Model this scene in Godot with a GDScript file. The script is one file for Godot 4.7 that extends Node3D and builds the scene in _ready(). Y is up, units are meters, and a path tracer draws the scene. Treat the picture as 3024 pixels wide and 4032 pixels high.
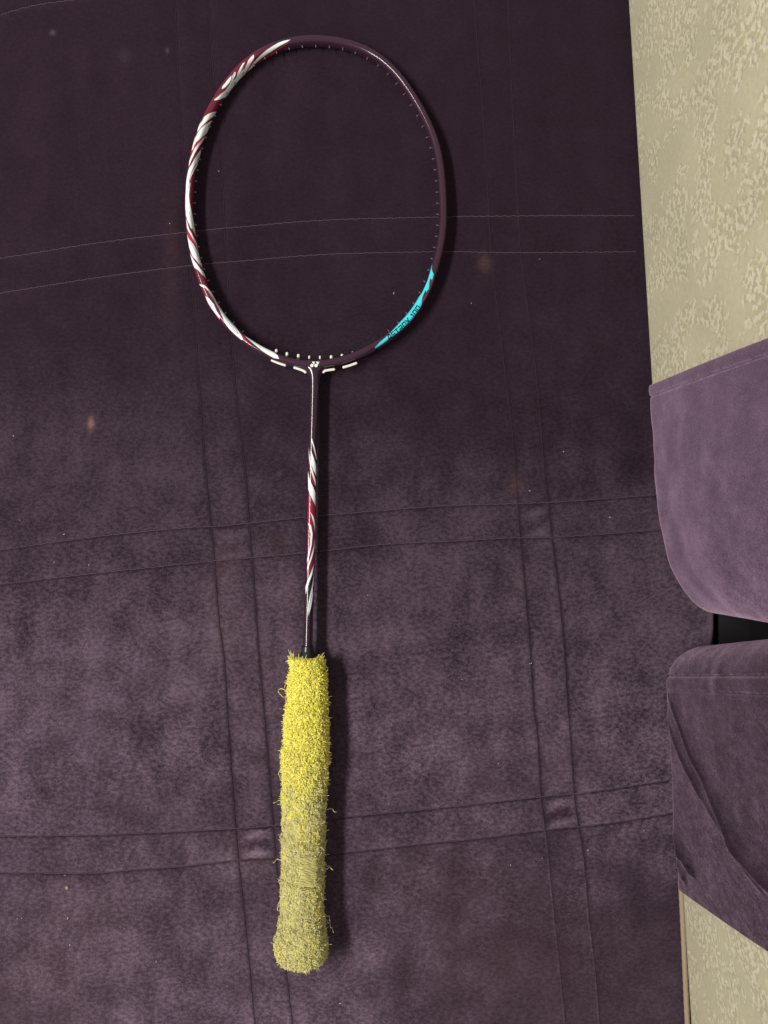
extends Node3D
# A badminton racket with a worn towel grip lying on a purple velvet sofa, seen from above. Metres, y up; the seat's top is y = 0.
# Outlines below are in millimetres on the seat (x to the right, z towards the bottom of the picture) or fractions of the head's loop.

const HEAD_CENTRE := Vector2(-0.04852, -0.22017)
const HEAD_RADIUS := [0.10585, 0.00021, -0.00024, -0.01281, 0.00004, 0.00021, 0.00083, 0.00040, 0.00015, -0.00021, -0.00017, 0.00006, -0.00009, -0.00001, -0.00027, -0.00010, 0.00003, -0.00005, 0.00031, -0.00003, 0.00007]
const SHAFT_A := Vector2(-0.04953, -0.08769)
const SHAFT_SLOPE := -0.02415
const STRIPES_WHITE := [
	[Vector2(0.4727,92),Vector2(0.4661,89),Vector2(0.4596,92),Vector2(0.4519,104),Vector2(0.4432,119),Vector2(0.4328,143),Vector2(0.4242,164),Vector2(0.416,188),Vector2(0.4171,233),Vector2(0.4242,188),Vector2(0.4367,170),Vector2(0.4486,158),Vector2(0.4596,131),Vector2(0.4683,110)],
	[Vector2(0.4296,89),Vector2(0.4252,92),Vector2(0.4209,101),Vector2(0.4171,125),Vector2(0.4123,146),Vector2(0.4079,143),Vector2(0.4166,95),Vector2(0.4139,89),Vector2(0.409,101),Vector2(0.4036,122),Vector2(0.3993,146),Vector2(0.3961,152),Vector2(0.3935,137),Vector2(0.3988,128),Vector2(0.402,98),Vector2(0.401,92),Vector2(0.3961,101),Vector2(0.393,119),Vector2(0.3887,137),Vector2(0.384,140),Vector2(0.3788,137),Vector2(0.372,113),Vector2(0.3669,98),Vector2(0.3639,86),Vector2(0.3634,95),Vector2(0.3674,140),Vector2(0.3736,179),Vector2(0.3814,233),Vector2(0.3882,236),Vector2(0.3892,236),Vector2(0.3956,236),Vector2(0.4036,236),Vector2(0.4074,236),Vector2(0.4117,197),Vector2(0.4171,173),Vector2(0.4225,146),Vector2(0.4274,122)],
	[Vector2(0.3961,92),Vector2(0.3919,89),Vector2(0.3861,89),Vector2(0.3808,86),Vector2(0.3777,95),Vector2(0.3793,104),Vector2(0.3829,119),Vector2(0.3887,125),Vector2(0.393,113)],
	[Vector2(0.4144,236),Vector2(0.4177,194),Vector2(0.4225,182),Vector2(0.4247,179),Vector2(0.4252,167),Vector2(0.4193,179),Vector2(0.4106,236),Vector2(0.4101,236)],
	[Vector2(0.3563,185),Vector2(0.3514,137),Vector2(0.347,101),Vector2(0.3421,77),Vector2(0.3373,71),Vector2(0.3335,50),Vector2(0.3292,50),Vector2(0.3245,68),Vector2(0.3268,80),Vector2(0.3311,89),Vector2(0.3344,101),Vector2(0.3397,125),Vector2(0.3455,158),Vector2(0.3509,188)],
	[Vector2(0.3475,200),Vector2(0.3416,164),Vector2(0.3354,122),Vector2(0.3306,95),Vector2(0.3259,83),Vector2(0.3203,68),Vector2(0.3175,56),Vector2(0.3119,59),Vector2(0.3032,65),Vector2(0.3055,80),Vector2(0.3096,83),Vector2(0.3138,92),Vector2(0.3184,122),Vector2(0.3249,161),Vector2(0.3315,197),Vector2(0.3363,227),Vector2(0.3402,182)],
	[Vector2(0.3259,182),Vector2(0.3189,149),Vector2(0.3129,119),Vector2(0.3069,92),Vector2(0.3005,83),Vector2(0.2928,62),Vector2(0.2861,68),Vector2(0.2897,80),Vector2(0.2955,92),Vector2(0.3023,107),Vector2(0.3092,134),Vector2(0.3161,164),Vector2(0.3221,182)],
	[Vector2(0.3119,194),Vector2(0.3078,170),Vector2(0.3023,146),Vector2(0.2955,116),Vector2(0.2883,92),Vector2(0.2839,74),Vector2(0.2776,62),Vector2(0.2715,53),Vector2(0.2635,56),Vector2(0.2631,98),Vector2(0.2692,98),Vector2(0.2759,110),Vector2(0.283,140),Vector2(0.2915,179),Vector2(0.2973,191),Vector2(0.3028,221)],
	[Vector2(0.275,65),Vector2(0.2556,56),Vector2(0.2407,59),Vector2(0.2275,83),Vector2(0.219,110),Vector2(0.2208,176),Vector2(0.2314,155),Vector2(0.2407,119),Vector2(0.2552,101),Vector2(0.2684,107)],
	[Vector2(0.2468,65),Vector2(0.2341,65),Vector2(0.2235,98),Vector2(0.2146,161),Vector2(0.2074,215),Vector2(0.2177,215),Vector2(0.2283,167),Vector2(0.2394,134),Vector2(0.2468,113)],
	[Vector2(0.2306,65),Vector2(0.2199,68),Vector2(0.2096,107),Vector2(0.2001,155),Vector2(0.1919,182),Vector2(0.202,212),Vector2(0.2096,131),Vector2(0.2177,92),Vector2(0.227,77)],
	[Vector2(0.2146,56),Vector2(0.1997,50),Vector2(0.1891,74),Vector2(0.1807,116),Vector2(0.1745,173),Vector2(0.1858,212),Vector2(0.1932,167),Vector2(0.2024,104),Vector2(0.2092,68)],
	[Vector2(0.1946,41),Vector2(0.1863,32),Vector2(0.1773,53),Vector2(0.174,86),Vector2(0.1673,116),Vector2(0.161,209),Vector2(0.1678,206),Vector2(0.1745,119),Vector2(0.1835,83)],
	[Vector2(0.1595,35),Vector2(0.156,92),Vector2(0.1506,131),Vector2(0.1416,203),Vector2(0.1295,203),Vector2(0.1193,200),Vector2(0.1167,98),Vector2(0.1244,122),Vector2(0.1371,131),Vector2(0.1476,113),Vector2(0.1526,92),Vector2(0.1575,41)],
	[Vector2(0.1451,56),Vector2(0.1401,86),Vector2(0.132,98),Vector2(0.1239,86),Vector2(0.1167,83),Vector2(0.1162,56),Vector2(0.1259,47),Vector2(0.1371,32)],
	[Vector2(0.1203,110),Vector2(0.1193,200),Vector2(0.1079,194),Vector2(0.0938,128),Vector2(0.0828,83),Vector2(0.0838,59),Vector2(0.0944,62),Vector2(0.1012,65),Vector2(0.1115,86)],
	[Vector2(0.0996,188),Vector2(0.0849,125),Vector2(0.0732,143),Vector2(0.0592,146),Vector2(0.0489,140),Vector2(0.0413,101),Vector2(0.0386,74),Vector2(0.044,59),Vector2(0.0549,77),Vector2(0.0683,98),Vector2(0.0817,119),Vector2(0.0928,152)]]
const STRIPES_RED := [
	[Vector2(0.332,197),Vector2(0.3249,161),Vector2(0.3184,122),Vector2(0.3133,95),Vector2(0.3087,83),Vector2(0.3019,65),Vector2(0.2996,77),Vector2(0.3055,89),Vector2(0.3124,116),Vector2(0.3189,149),Vector2(0.3259,182),Vector2(0.3306,227)],
	[Vector2(0.4274,122),Vector2(0.422,143),Vector2(0.4171,173),Vector2(0.4117,197),Vector2(0.409,236),Vector2(0.4117,233),Vector2(0.4177,194),Vector2(0.4252,167)],
	[Vector2(0.4722,107),Vector2(0.465,128),Vector2(0.4508,170),Vector2(0.4388,179),Vector2(0.4258,206),Vector2(0.4274,236),Vector2(0.4432,230),Vector2(0.4563,170),Vector2(0.4683,125)],
	[Vector2(0.2173,71),Vector2(0.2069,74),Vector2(0.2033,104),Vector2(0.1932,167),Vector2(0.2015,167),Vector2(0.2105,107)],
	[Vector2(0.0949,131),Vector2(0.088,116),Vector2(0.0796,92),Vector2(0.0726,86),Vector2(0.0742,62),Vector2(0.0801,77),Vector2(0.0865,89)],
	[Vector2(0.1396,50),Vector2(0.1218,59),Vector2(0.1152,53),Vector2(0.1157,32),Vector2(0.1274,41),Vector2(0.1391,-4)]]
const STRIPES_DARK := [
	[Vector2(0.4036,236),Vector2(0.4079,233),Vector2(0.409,236),Vector2(0.4079,236),Vector2(0.4052,236)],
	[Vector2(0.3961,236),Vector2(0.3999,236),Vector2(0.401,236),Vector2(0.3999,236),Vector2(0.3972,236)],
	[Vector2(0.3856,236),Vector2(0.3887,236),Vector2(0.3892,236),Vector2(0.3877,236),Vector2(0.3845,236)]]
const PRINT_LINES := [
	[Vector2(0.2964,185),Vector2(0.2883,134),Vector2(0.2808,107),Vector2(0.2719,95),Vector2(0.2631,95)],
	[Vector2(0.2919,167),Vector2(0.2839,122),Vector2(0.2759,101),Vector2(0.2675,95)],
	[Vector2(0.3411,83),Vector2(0.3363,74),Vector2(0.332,68)],
	[Vector2(0.3221,77),Vector2(0.3179,68),Vector2(0.3138,62)],
	[Vector2(0.3999,122),Vector2(0.394,143),Vector2(0.3892,158)],
	[Vector2(0.4144,104),Vector2(0.4101,125),Vector2(0.4063,146)],
	[Vector2(0.4004,98),Vector2(0.3951,116),Vector2(0.3908,137)],
	[Vector2(0.2367,107),Vector2(0.227,131),Vector2(0.2186,152)],
	[Vector2(0.2029,89),Vector2(0.1942,119),Vector2(0.1849,167)],
	[Vector2(0.1486,119),Vector2(0.1361,140),Vector2(0.1254,131)],
	[Vector2(0.1366,65),Vector2(0.1269,77),Vector2(0.1188,71)],
	[Vector2(0.1157,119),Vector2(0.1017,101),Vector2(0.0902,86)],
	[Vector2(0.1095,143),Vector2(0.0975,119),Vector2(0.0902,95)]]
const DECAL_CYAN := [
	[Vector2(0.9344,47),Vector2(0.9323,68),Vector2(0.9264,86),Vector2(0.9179,95),Vector2(0.9085,110),Vector2(0.8987,131),Vector2(0.8874,179),Vector2(0.8777,179),Vector2(0.8686,182),Vector2(0.86,158),Vector2(0.855,122),Vector2(0.8575,95),Vector2(0.862,83),Vector2(0.8651,59),Vector2(0.8711,41),Vector2(0.8802,44),Vector2(0.8925,41),Vector2(0.9043,53),Vector2(0.9143,59),Vector2(0.9264,47)],
	[Vector2(0.8188,146),Vector2(0.826,122),Vector2(0.8309,80),Vector2(0.8347,74),Vector2(0.8377,77),Vector2(0.8362,98),Vector2(0.8421,89),Vector2(0.848,65),Vector2(0.8495,77),Vector2(0.853,77),Vector2(0.85,95),Vector2(0.8545,95),Vector2(0.859,92),Vector2(0.855,125),Vector2(0.848,125),Vector2(0.8396,122),Vector2(0.8299,131)],
	[Vector2(0.8208,143),Vector2(0.8309,164),Vector2(0.8431,185),Vector2(0.8555,182),Vector2(0.8555,185),Vector2(0.8431,188),Vector2(0.8309,191)]]
const DECAL_CRIMSON := [
	[Vector2(0.8328,74),Vector2(0.8392,83),Vector2(0.848,56),Vector2(0.8545,77),Vector2(0.861,83),Vector2(0.864,65),Vector2(0.8565,47),Vector2(0.8461,35),Vector2(0.8377,44)]]
const SHAFT_WHITE := [
	[Vector2(-52.2,101),Vector2(-46.6,68),Vector2(-37.3,23),Vector2(-36.6,32),Vector2(-44.9,74),Vector2(-50.7,107)],
	[Vector2(-43.9,110),Vector2(-39.7,80),Vector2(-32.1,32),Vector2(-24.8,23),Vector2(-29.5,74),Vector2(-34.6,101)],
	[Vector2(-46.6,146),Vector2(-40.5,125),Vector2(-31.9,95),Vector2(-26,62),Vector2(-21.1,29),Vector2(-17.7,32),Vector2(-27,89),Vector2(-38,131)],
	[Vector2(-29.2,146),Vector2(-22.6,110),Vector2(-13.3,32),Vector2(-3.5,23),Vector2(-9.1,77),Vector2(-16.2,131)],
	[Vector2(-0.6,101),Vector2(3.3,56),Vector2(8.7,20),Vector2(15.6,14),Vector2(10.4,41),Vector2(3.6,74)],
	[Vector2(7.5,122),Vector2(9.2,83),Vector2(15.6,59),Vector2(23.2,68),Vector2(31.7,98),Vector2(36.4,119),Vector2(33.4,119),Vector2(23.2,89),Vector2(15.6,86),Vector2(10.4,104)],
	[Vector2(17.8,23),Vector2(25.1,23),Vector2(32.9,65),Vector2(42,116),Vector2(39.3,116),Vector2(31.7,77),Vector2(24.1,41)],
	[Vector2(35.2,17),Vector2(43.7,50),Vector2(52,101),Vector2(58.4,128),Vector2(53,137),Vector2(46.7,98),Vector2(40.3,56)],
	[Vector2(39.8,17),Vector2(50.6,26),Vector2(60.6,65),Vector2(73.6,95),Vector2(69.9,98),Vector2(62.3,86),Vector2(50.3,44)],
	[Vector2(53,38),Vector2(58.2,29),Vector2(68.2,62),Vector2(73.6,89),Vector2(65.5,71)]]
const SHAFT_RED := [
	[Vector2(-46.6,83),Vector2(-37.3,32),Vector2(-37.3,44),Vector2(-44.9,89)],
	[Vector2(-40.7,137),Vector2(-29.5,89),Vector2(-19.2,35),Vector2(-16,41),Vector2(-23.6,101),Vector2(-33.9,137)],
	[Vector2(-15,131),Vector2(-9.1,77),Vector2(-2.3,23),Vector2(10.4,26),Vector2(19,26),Vector2(24.1,41),Vector2(28.3,23),Vector2(35.2,29),Vector2(40.3,56),Vector2(46.2,116),Vector2(35.2,122),Vector2(19,125),Vector2(2.1,131)]]
const THREADS := [
	[Vector2(-68,125.9),Vector2(-71.9,124.6),Vector2(-74.3,126),Vector2(-73.5,128.8),Vector2(-70.8,130.4),Vector2(-68.5,133.6)],
	[Vector2(-45.3,105.2),Vector2(-41.6,107.5),Vector2(-40,111.1),Vector2(-41.2,115.1),Vector2(-43.6,118.8)],
	[Vector2(-71.6,180.4),Vector2(-74.2,184.3),Vector2(-72.8,189.1)],
	[Vector2(-70.8,203),Vector2(-74.8,204.2),Vector2(-77.9,204.9)],
	[Vector2(-42.4,209.3),Vector2(-37,210),Vector2(-33.2,212)],
	[Vector2(-71.4,245),Vector2(-75.6,245.7),Vector2(-77.9,247.1)],
	[Vector2(-43.6,246.1),Vector2(-40.4,249.2),Vector2(-35.6,252.5)],
	[Vector2(-43,253.8),Vector2(-39,251.5),Vector2(-36.6,251.9)],
	[Vector2(-43.6,282.7),Vector2(-39.3,285.5),Vector2(-37.9,288.6)],
	[Vector2(-43.6,284.4),Vector2(-38.7,290.6),Vector2(-35.5,296.6)],
	[Vector2(-60.9,318.4),Vector2(-60.5,323.1),Vector2(-57.4,322.8),Vector2(-57.9,318.4)],
	[Vector2(-76.2,308.8),Vector2(-77.1,313.3)],
	[Vector2(-75,280.7),Vector2(-74.3,276.2),Vector2(-71.9,273)],
	[Vector2(-62.3,102.4),Vector2(-68.1,102)],
	[Vector2(-62.3,105.8),Vector2(-67.4,105)],
	[Vector2(-66.8,120.8),Vector2(-69.5,121.5),Vector2(-69.8,124.2)],
	[Vector2(-68,149.7),Vector2(-71.9,149.2)],
	[Vector2(-41.9,141.8),Vector2(-39.5,141.3)],
	[Vector2(-75.9,307.1),Vector2(-79.6,303.1)],
	[Vector2(-42.4,242.4),Vector2(-39,241.6)]]
const SEAMS := [
	[Vector2(-277.5,-359.6),Vector2(-257.4,-365.3),Vector2(-237.4,-368.7),Vector2(-203.9,-373)],
	[Vector2(-317.6,-177.6),Vector2(-277.5,-183.3),Vector2(-211.3,-194),Vector2(-144.7,-202.1),Vector2(-96.8,-206.7),Vector2(-43.3,-210.8),Vector2(40.3,-213.4),Vector2(77.1,-213.8),Vector2(123.9,-214.4),Vector2(181.5,-214.4)],
	[Vector2(-317.6,-152.2),Vector2(-277.5,-158.2),Vector2(-211.3,-168.9),Vector2(-144.7,-177.6),Vector2(-96.8,-182),Vector2(-43.3,-186),Vector2(40.3,-188.3),Vector2(77.1,-187.7),Vector2(123.9,-187.7),Vector2(183.5,-188.3)],
	[Vector2(-317.6,32.8),Vector2(-277.5,27.4),Vector2(-211.3,18.1),Vector2(-144.7,11.4),Vector2(-118.3,10),Vector2(-57.4,3.7),Vector2(-0.2,-1.3),Vector2(46.7,-4.7),Vector2(92.8,-6),Vector2(131.3,-7.7),Vector2(200.2,-12.7)],
	[Vector2(-317.6,57.2),Vector2(-277.5,52.2),Vector2(-211.3,44.5),Vector2(-144.7,37.5),Vector2(-118.3,34.8),Vector2(-57.4,29.4),Vector2(-0.2,23.4),Vector2(46.7,21.1),Vector2(92.8,18.7),Vector2(131.3,17.7),Vector2(200.2,12.7)],
	[Vector2(-317.6,234.8),Vector2(-277.5,234.5),Vector2(-211.3,233.2),Vector2(-158.1,231.2),Vector2(-118.3,229.2),Vector2(-83.8,226.8),Vector2(-29.6,220.5),Vector2(22.9,215.8),Vector2(77.1,209.8),Vector2(115.9,205.7),Vector2(146.7,202.7),Vector2(204.9,194)],
	[Vector2(-317.6,260.3),Vector2(-277.5,260.6),Vector2(-211.3,260.9),Vector2(-184.5,258.6),Vector2(-144.7,255.9),Vector2(-104.9,251.2),Vector2(-81.1,249.9),Vector2(-29.6,246.2),Vector2(22.9,240.5),Vector2(69.4,235.8),Vector2(115.9,229.8),Vector2(162.4,225.1),Vector2(208.3,217.5)],
	[Vector2(-153.1,-410.1),Vector2(-151,-370),Vector2(-149,-319.8),Vector2(-146,-277),Vector2(-142.7,-216.1),Vector2(-139.7,-170.9),Vector2(-136.7,-135.8),Vector2(-131.3,-62.2),Vector2(-126,0.3),Vector2(-122.3,36.1),Vector2(-119.6,75.9),Vector2(-115.6,107.1),Vector2(-112.9,150.9),Vector2(-108.2,213.4),Vector2(-104.9,253.2),Vector2(-99.5,306.4),Vector2(-93.5,370),Vector2(-90.2,409.5)],
	[Vector2(-128.3,-410.1),Vector2(-126.3,-370),Vector2(-125,-336.9),Vector2(-122.3,-306.4),Vector2(-118.3,-277),Vector2(-115.9,-223.8),Vector2(-114.2,-184),Vector2(-110.2,-125.8),Vector2(-105.5,-72.6),Vector2(-100.9,-36.8),Vector2(-97.5,6.7),Vector2(-94.8,42.8),Vector2(-90.2,107.1),Vector2(-85.8,155.6),Vector2(-81.8,204.1),Vector2(-78.4,246.6),Vector2(-71.8,323.5),Vector2(-66.4,370),Vector2(-63.4,409.5)],
	[Vector2(63.1,-410.1),Vector2(65.4,-370),Vector2(67.7,-336.5),Vector2(71.1,-296.4),Vector2(74.8,-236.2),Vector2(77.8,-182.7),Vector2(85.5,-119.1),Vector2(92.8,-57.9),Vector2(95.8,-19.4),Vector2(98.2,16.4),Vector2(101.9,56.5),Vector2(105.2,93.7),Vector2(108.2,143.2),Vector2(110.6,159.2),Vector2(113.6,205.7),Vector2(117.6,236.9),Vector2(120.6,267.6),Vector2(123.6,295.7),Vector2(128.6,343.6),Vector2(131.3,370),Vector2(135.3,409.5)],
	[Vector2(87.8,-410.1),Vector2(89.8,-370),Vector2(92.5,-303.1),Vector2(96.5,-229.5),Vector2(99.5,-182.7),Vector2(106.6,-129.1),Vector2(111.6,-85.6),Vector2(115.9,-30.1),Vector2(118.9,-4),Vector2(121.6,21.4),Vector2(126.6,61.6),Vector2(130,96.7),Vector2(133,143.2),Vector2(135.3,172),Vector2(137.3,202.7),Vector2(140.3,225.5),Vector2(144.7,252.2),Vector2(148.4,295.7),Vector2(152.7,329.9),Vector2(156.1,370),Vector2(160.1,409.5)]]
const TEXT_ENDS := [Vector2(0.915317,65), Vector2(0.866564,83)]
const GRIP := [Vector3(-55.51,101.6,12.14),Vector3(-53.28,109.1,11.51),Vector3(-53.72,117.4,13.03),Vector3(-53.99,131.5,13.65),Vector3(-54.26,142.8,14.46),Vector3(-54.79,151.4,15.17),Vector3(-54.71,162.6,15.44),Vector3(-55.6,173.8,15.97),Vector3(-55.69,185.3,15.71),Vector3(-56.04,199.4,15.35),Vector3(-56.49,213.6,15.08),Vector3(-56.76,230.6,15.17),Vector3(-56.94,247.6,14.99),Vector3(-57.38,258.8,15.08),Vector3(-57.56,270.2,15.08),Vector3(-57.65,281.5,15.17),Vector3(-57.74,292.7,16.69),Vector3(-58.36,300.6,18.92),Vector3(-58.36,305,18.92),Vector3(-57.92,310.4,17.76)]
const SPECKS := [Vector2(-11.7,60),Vector2(56.3,120.9),Vector2(106.6,109.2),Vector2(129.6,-43.7),Vector2(105.2,-15.4),Vector2(163.2,3.7),Vector2(91.4,255.1),Vector2(147.4,244.3),Vector2(187.6,230.1),Vector2(82.6,181.9),Vector2(114.2,250),Vector2(-267.6,-54.9),Vector2(-263.2,5.9),Vector2(-231.1,16.2),Vector2(-238.4,36.2),Vector2(-213.3,38.2),Vector2(-154.7,-208.3),Vector2(-119.3,-246.1),Vector2(-74.7,142.1),Vector2(7,-158),Vector2(63,-150.7),Vector2(112.5,-182.8),Vector2(-60.9,-110.3),Vector2(-230.7,262.3),Vector2(-228.3,293.5),Vector2(-264.7,293.5),Vector2(-261.7,293.5),Vector2(-227,312.7),Vector2(-164.6,324.7),Vector2(-31.6,355),Vector2(105.2,109.4)]
const PEGS := [Vector2(-76.5,-114.8),Vector2(-68.9,-112.6),Vector2(-60.8,-111.3),Vector2(-53.1,-110.3),Vector2(-45.5,-110.2),Vector2(-37.5,-110.4),Vector2(-29.8,-111.3),Vector2(-22.2,-113)]
const STRIPS := [[Vector2(-79.9,-107.9),Vector2(-74.9,-105.8),Vector2(-69.8,-104.1)],[Vector2(-63.9,-102.7),Vector2(-57.6,-100.5),Vector2(-55.4,-98.9)],[Vector2(-43.1,-98.9),Vector2(-41.9,-100.3),Vector2(-35,-101.4)],[Vector2(-29.1,-102.7),Vector2(-24.2,-104.1),Vector2(-19.3,-105.9)]]
const EMBLEM := [Vector2(-50.78,-103.2),Vector2(-47.92,-103.2),Vector2(-50.78,-105.93),Vector2(-48.24,-105.93),Vector2(-49.35,-103.34),Vector2(-47.88,-105.93),Vector2(-45.38,-105.93),Vector2(-46.57,-103.16)]


const LOOP_LENGTH := 0.6533
const HALF_WIDE := 0.0030
const HALF_HIGH := 0.0050
const SQUARENESS := 2.5
const ROOT := Vector3(-0.052, 0.0, 0.0)

var rng := RandomNumberGenerator.new()
var used := {}
var M := {}

# ------------------------------------------------------------------ naming and building

func numbered(called: String, parent: Node) -> String:
	var key := str(parent.get_instance_id()) + called
	var n: int = used.get(key, 0)
	used[key] = n + 1
	return called if n == 0 else "%s_%03d" % [called, n]

func thing(called: String, label: String, category: String, at := Vector3.ZERO, group := "") -> Node3D:
	var o := Node3D.new()
	o.name = numbered(called, self)
	add_child(o, true)
	o.position = at
	tag(o, label, category, group)
	return o

func tag(o: Node3D, label: String, category: String, group := "") -> void:
	o.set_meta("label", label)
	o.set_meta("category", category)
	if group != "":
		o.set_meta("group", group)

func obj(called: String, mesh: Mesh, mat: Material, parent: Node, origin := Vector3.ZERO) -> MeshInstance3D:
	var o := MeshInstance3D.new()
	o.name = numbered(called, parent)
	o.mesh = mesh
	if mat:
		o.material_override = mat
	parent.add_child(o, true)
	o.position = origin
	return o

# ------------------------------------------------------------------ mesh helpers

# A smooth sheet through nu x nv points (row by row), closed round u or v if asked; its front looks along du x dv (or against it).
func grid_arrays(p: PackedVector3Array, nu: int, nv: int, wrap_u: bool, wrap_v: bool, flip: bool, uvs := PackedVector2Array()) -> Array:
	var nrm := PackedVector3Array()
	nrm.resize(nu * nv)
	for i in nu:
		var i0 := i - 1
		var i1 := i + 1
		if wrap_u:
			if i == 0: i0 = nu - 2
			if i == nu - 1: i1 = 1
		i0 = maxi(i0, 0)
		i1 = mini(i1, nu - 1)
		for j in nv:
			var j0 := j - 1
			var j1 := j + 1
			if wrap_v:
				if j == 0: j0 = nv - 2
				if j == nv - 1: j1 = 1
			j0 = maxi(j0, 0)
			j1 = mini(j1, nv - 1)
			var n := (p[i1 * nv + j] - p[i0 * nv + j]).cross(p[i * nv + j1] - p[i * nv + j0]).normalized()
			nrm[i * nv + j] = -n if flip else n
	var idx := PackedInt32Array()
	idx.resize((nu - 1) * (nv - 1) * 6)
	var k := 0
	for i in nu - 1:
		for j in nv - 1:
			var a := i * nv + j
			var b := a + nv
			if flip:
				idx[k] = a; idx[k + 1] = b; idx[k + 2] = b + 1; idx[k + 3] = a; idx[k + 4] = b + 1; idx[k + 5] = a + 1
			else:
				idx[k] = a; idx[k + 1] = b + 1; idx[k + 2] = b; idx[k + 3] = a; idx[k + 4] = a + 1; idx[k + 5] = b + 1
			k += 6
	var arr := []
	arr.resize(Mesh.ARRAY_MAX)
	arr[Mesh.ARRAY_VERTEX] = p
	arr[Mesh.ARRAY_NORMAL] = nrm
	if uvs.size() == p.size():
		arr[Mesh.ARRAY_TEX_UV] = uvs
	arr[Mesh.ARRAY_INDEX] = idx
	return arr

func grid(p: PackedVector3Array, nu: int, nv: int, wrap_u := false, wrap_v := false, flip := false, uvs := PackedVector2Array()) -> ArrayMesh:
	var m := ArrayMesh.new()
	m.add_surface_from_arrays(Mesh.PRIMITIVE_TRIANGLES, grid_arrays(p, nu, nv, wrap_u, wrap_v, flip, uvs))
	return m

# A tube along a path with a radius for each point, ends closed to a point.
func tube_points(path: PackedVector3Array, radii: PackedFloat32Array, sides: int) -> PackedVector3Array:
	var out := PackedVector3Array()
	var n := path.size()
	var ref := Vector3(0.13, 0.95, 0.27).normalized()
	for i in n:
		var t := (path[mini(i + 1, n - 1)] - path[maxi(i - 1, 0)]).normalized()
		var a := ref - t * ref.dot(t)
		if a.length() < 0.05:
			a = Vector3.RIGHT - t * t.x
		a = a.normalized()
		ref = a
		var b := t.cross(a)
		for j in sides + 1:
			var q := TAU * float(j % sides) / sides
			out.append(path[i] + (a * cos(q) + b * sin(q)) * radii[i])
	return out

func tube(path: PackedVector3Array, r: float, sides := 6, taper := 0.0) -> ArrayMesh:
	var pts := PackedVector3Array()
	var rr := PackedFloat32Array()
	pts.append(path[0]); rr.append(0.00001)
	for i in path.size():
		pts.append(path[i])
		rr.append(r * lerpf(1.0, 1.0 - taper, float(i) / maxi(path.size() - 1, 1)))
	pts.append(path[path.size() - 1]); rr.append(0.00001)
	# the closing points sit a hair beyond the ends
	pts[0] = path[0] - (path[1] - path[0]).normalized() * r * 0.5
	pts[pts.size() - 1] = path[path.size() - 1] + (path[path.size() - 1] - path[path.size() - 2]).normalized() * r * 0.5
	return grid(tube_points(pts, rr, sides), pts.size(), sides + 1, false, true, true)

func spline2(raw: Array, step: float) -> PackedVector2Array:
	var out := PackedVector2Array()
	for i in raw.size() - 1:
		var p0: Vector2 = raw[maxi(i - 1, 0)]
		var p1: Vector2 = raw[i]
		var p2: Vector2 = raw[i + 1]
		var p3: Vector2 = raw[mini(i + 2, raw.size() - 1)]
		var n := maxi(1, int(p1.distance_to(p2) / step))
		for k in n:
			out.append(p1.cubic_interpolate(p2, p0, p3, float(k) / n))
	out.append(raw[raw.size() - 1])
	return out

func smooth(a: float, b: float, x: float) -> float:
	return smoothstep(a, b, x)

# ------------------------------------------------------------------ textures

func noise_image(w: int, h: int, freq: float, oct: int, sd: int, cell := false, stretch := Vector2.ONE) -> PackedByteArray:
	var n := FastNoiseLite.new()
	n.noise_type = FastNoiseLite.TYPE_CELLULAR if cell else FastNoiseLite.TYPE_SIMPLEX_SMOOTH
	n.frequency = freq
	n.seed = sd
	n.fractal_octaves = oct
	n.fractal_type = FastNoiseLite.FRACTAL_FBM if oct > 1 else FastNoiseLite.FRACTAL_NONE
	var sw := maxi(4, int(w / stretch.x))
	var sh := maxi(4, int(h / stretch.y))
	var im := n.get_image(sw, sh, false, false, true)
	im.convert(Image.FORMAT_L8)
	if sw != w or sh != h:
		im.resize(w, h, Image.INTERPOLATE_CUBIC)
	return im.get_data()

func srgb8(c: float) -> int:
	c = clampf(c, 0.0, 1.0)
	var s := c * 12.92 if c < 0.0031308 else 1.055 * pow(c, 1.0 / 2.4) - 0.055
	return int(s * 255.0 + 0.5)

func texture_of(bytes: PackedByteArray, w: int, h: int) -> ImageTexture:
	return ImageTexture.create_from_image(Image.create_from_data(w, h, false, Image.FORMAT_RGB8, bytes))

func normal_bytes(nx: float, ny: float, out: PackedByteArray, at: int) -> void:
	var l := 1.0 / sqrt(nx * nx + ny * ny + 1.0)
	out[at] = int((nx * l * 0.5 + 0.5) * 255.0 + 0.5)
	out[at + 1] = int((ny * l * 0.5 + 0.5) * 255.0 + 0.5)
	out[at + 2] = int((l * 0.5 + 0.5) * 255.0 + 0.5)

# Fills a polygon (pixels) with a colour, with four samples a pixel.
func fill(im: Image, poly: PackedVector2Array, c: Color) -> void:
	var lo := poly[0]
	var hi := poly[0]
	for p in poly:
		lo = lo.min(p)
		hi = hi.max(p)
	for y in range(maxi(0, int(lo.y)), mini(im.get_height() - 1, int(hi.y) + 1) + 1):
		for x in range(maxi(0, int(lo.x)), mini(im.get_width() - 1, int(hi.x) + 1) + 1):
			var k := 0
			for q in [Vector2(0.25, 0.25), Vector2(0.75, 0.25), Vector2(0.25, 0.75), Vector2(0.75, 0.75)]:
				if Geometry2D.is_point_in_polygon(Vector2(x, y) + q, poly):
					k += 1
			if k:
				im.set_pixel(x, y, im.get_pixel(x, y).lerp(c, k * 0.25))

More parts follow.
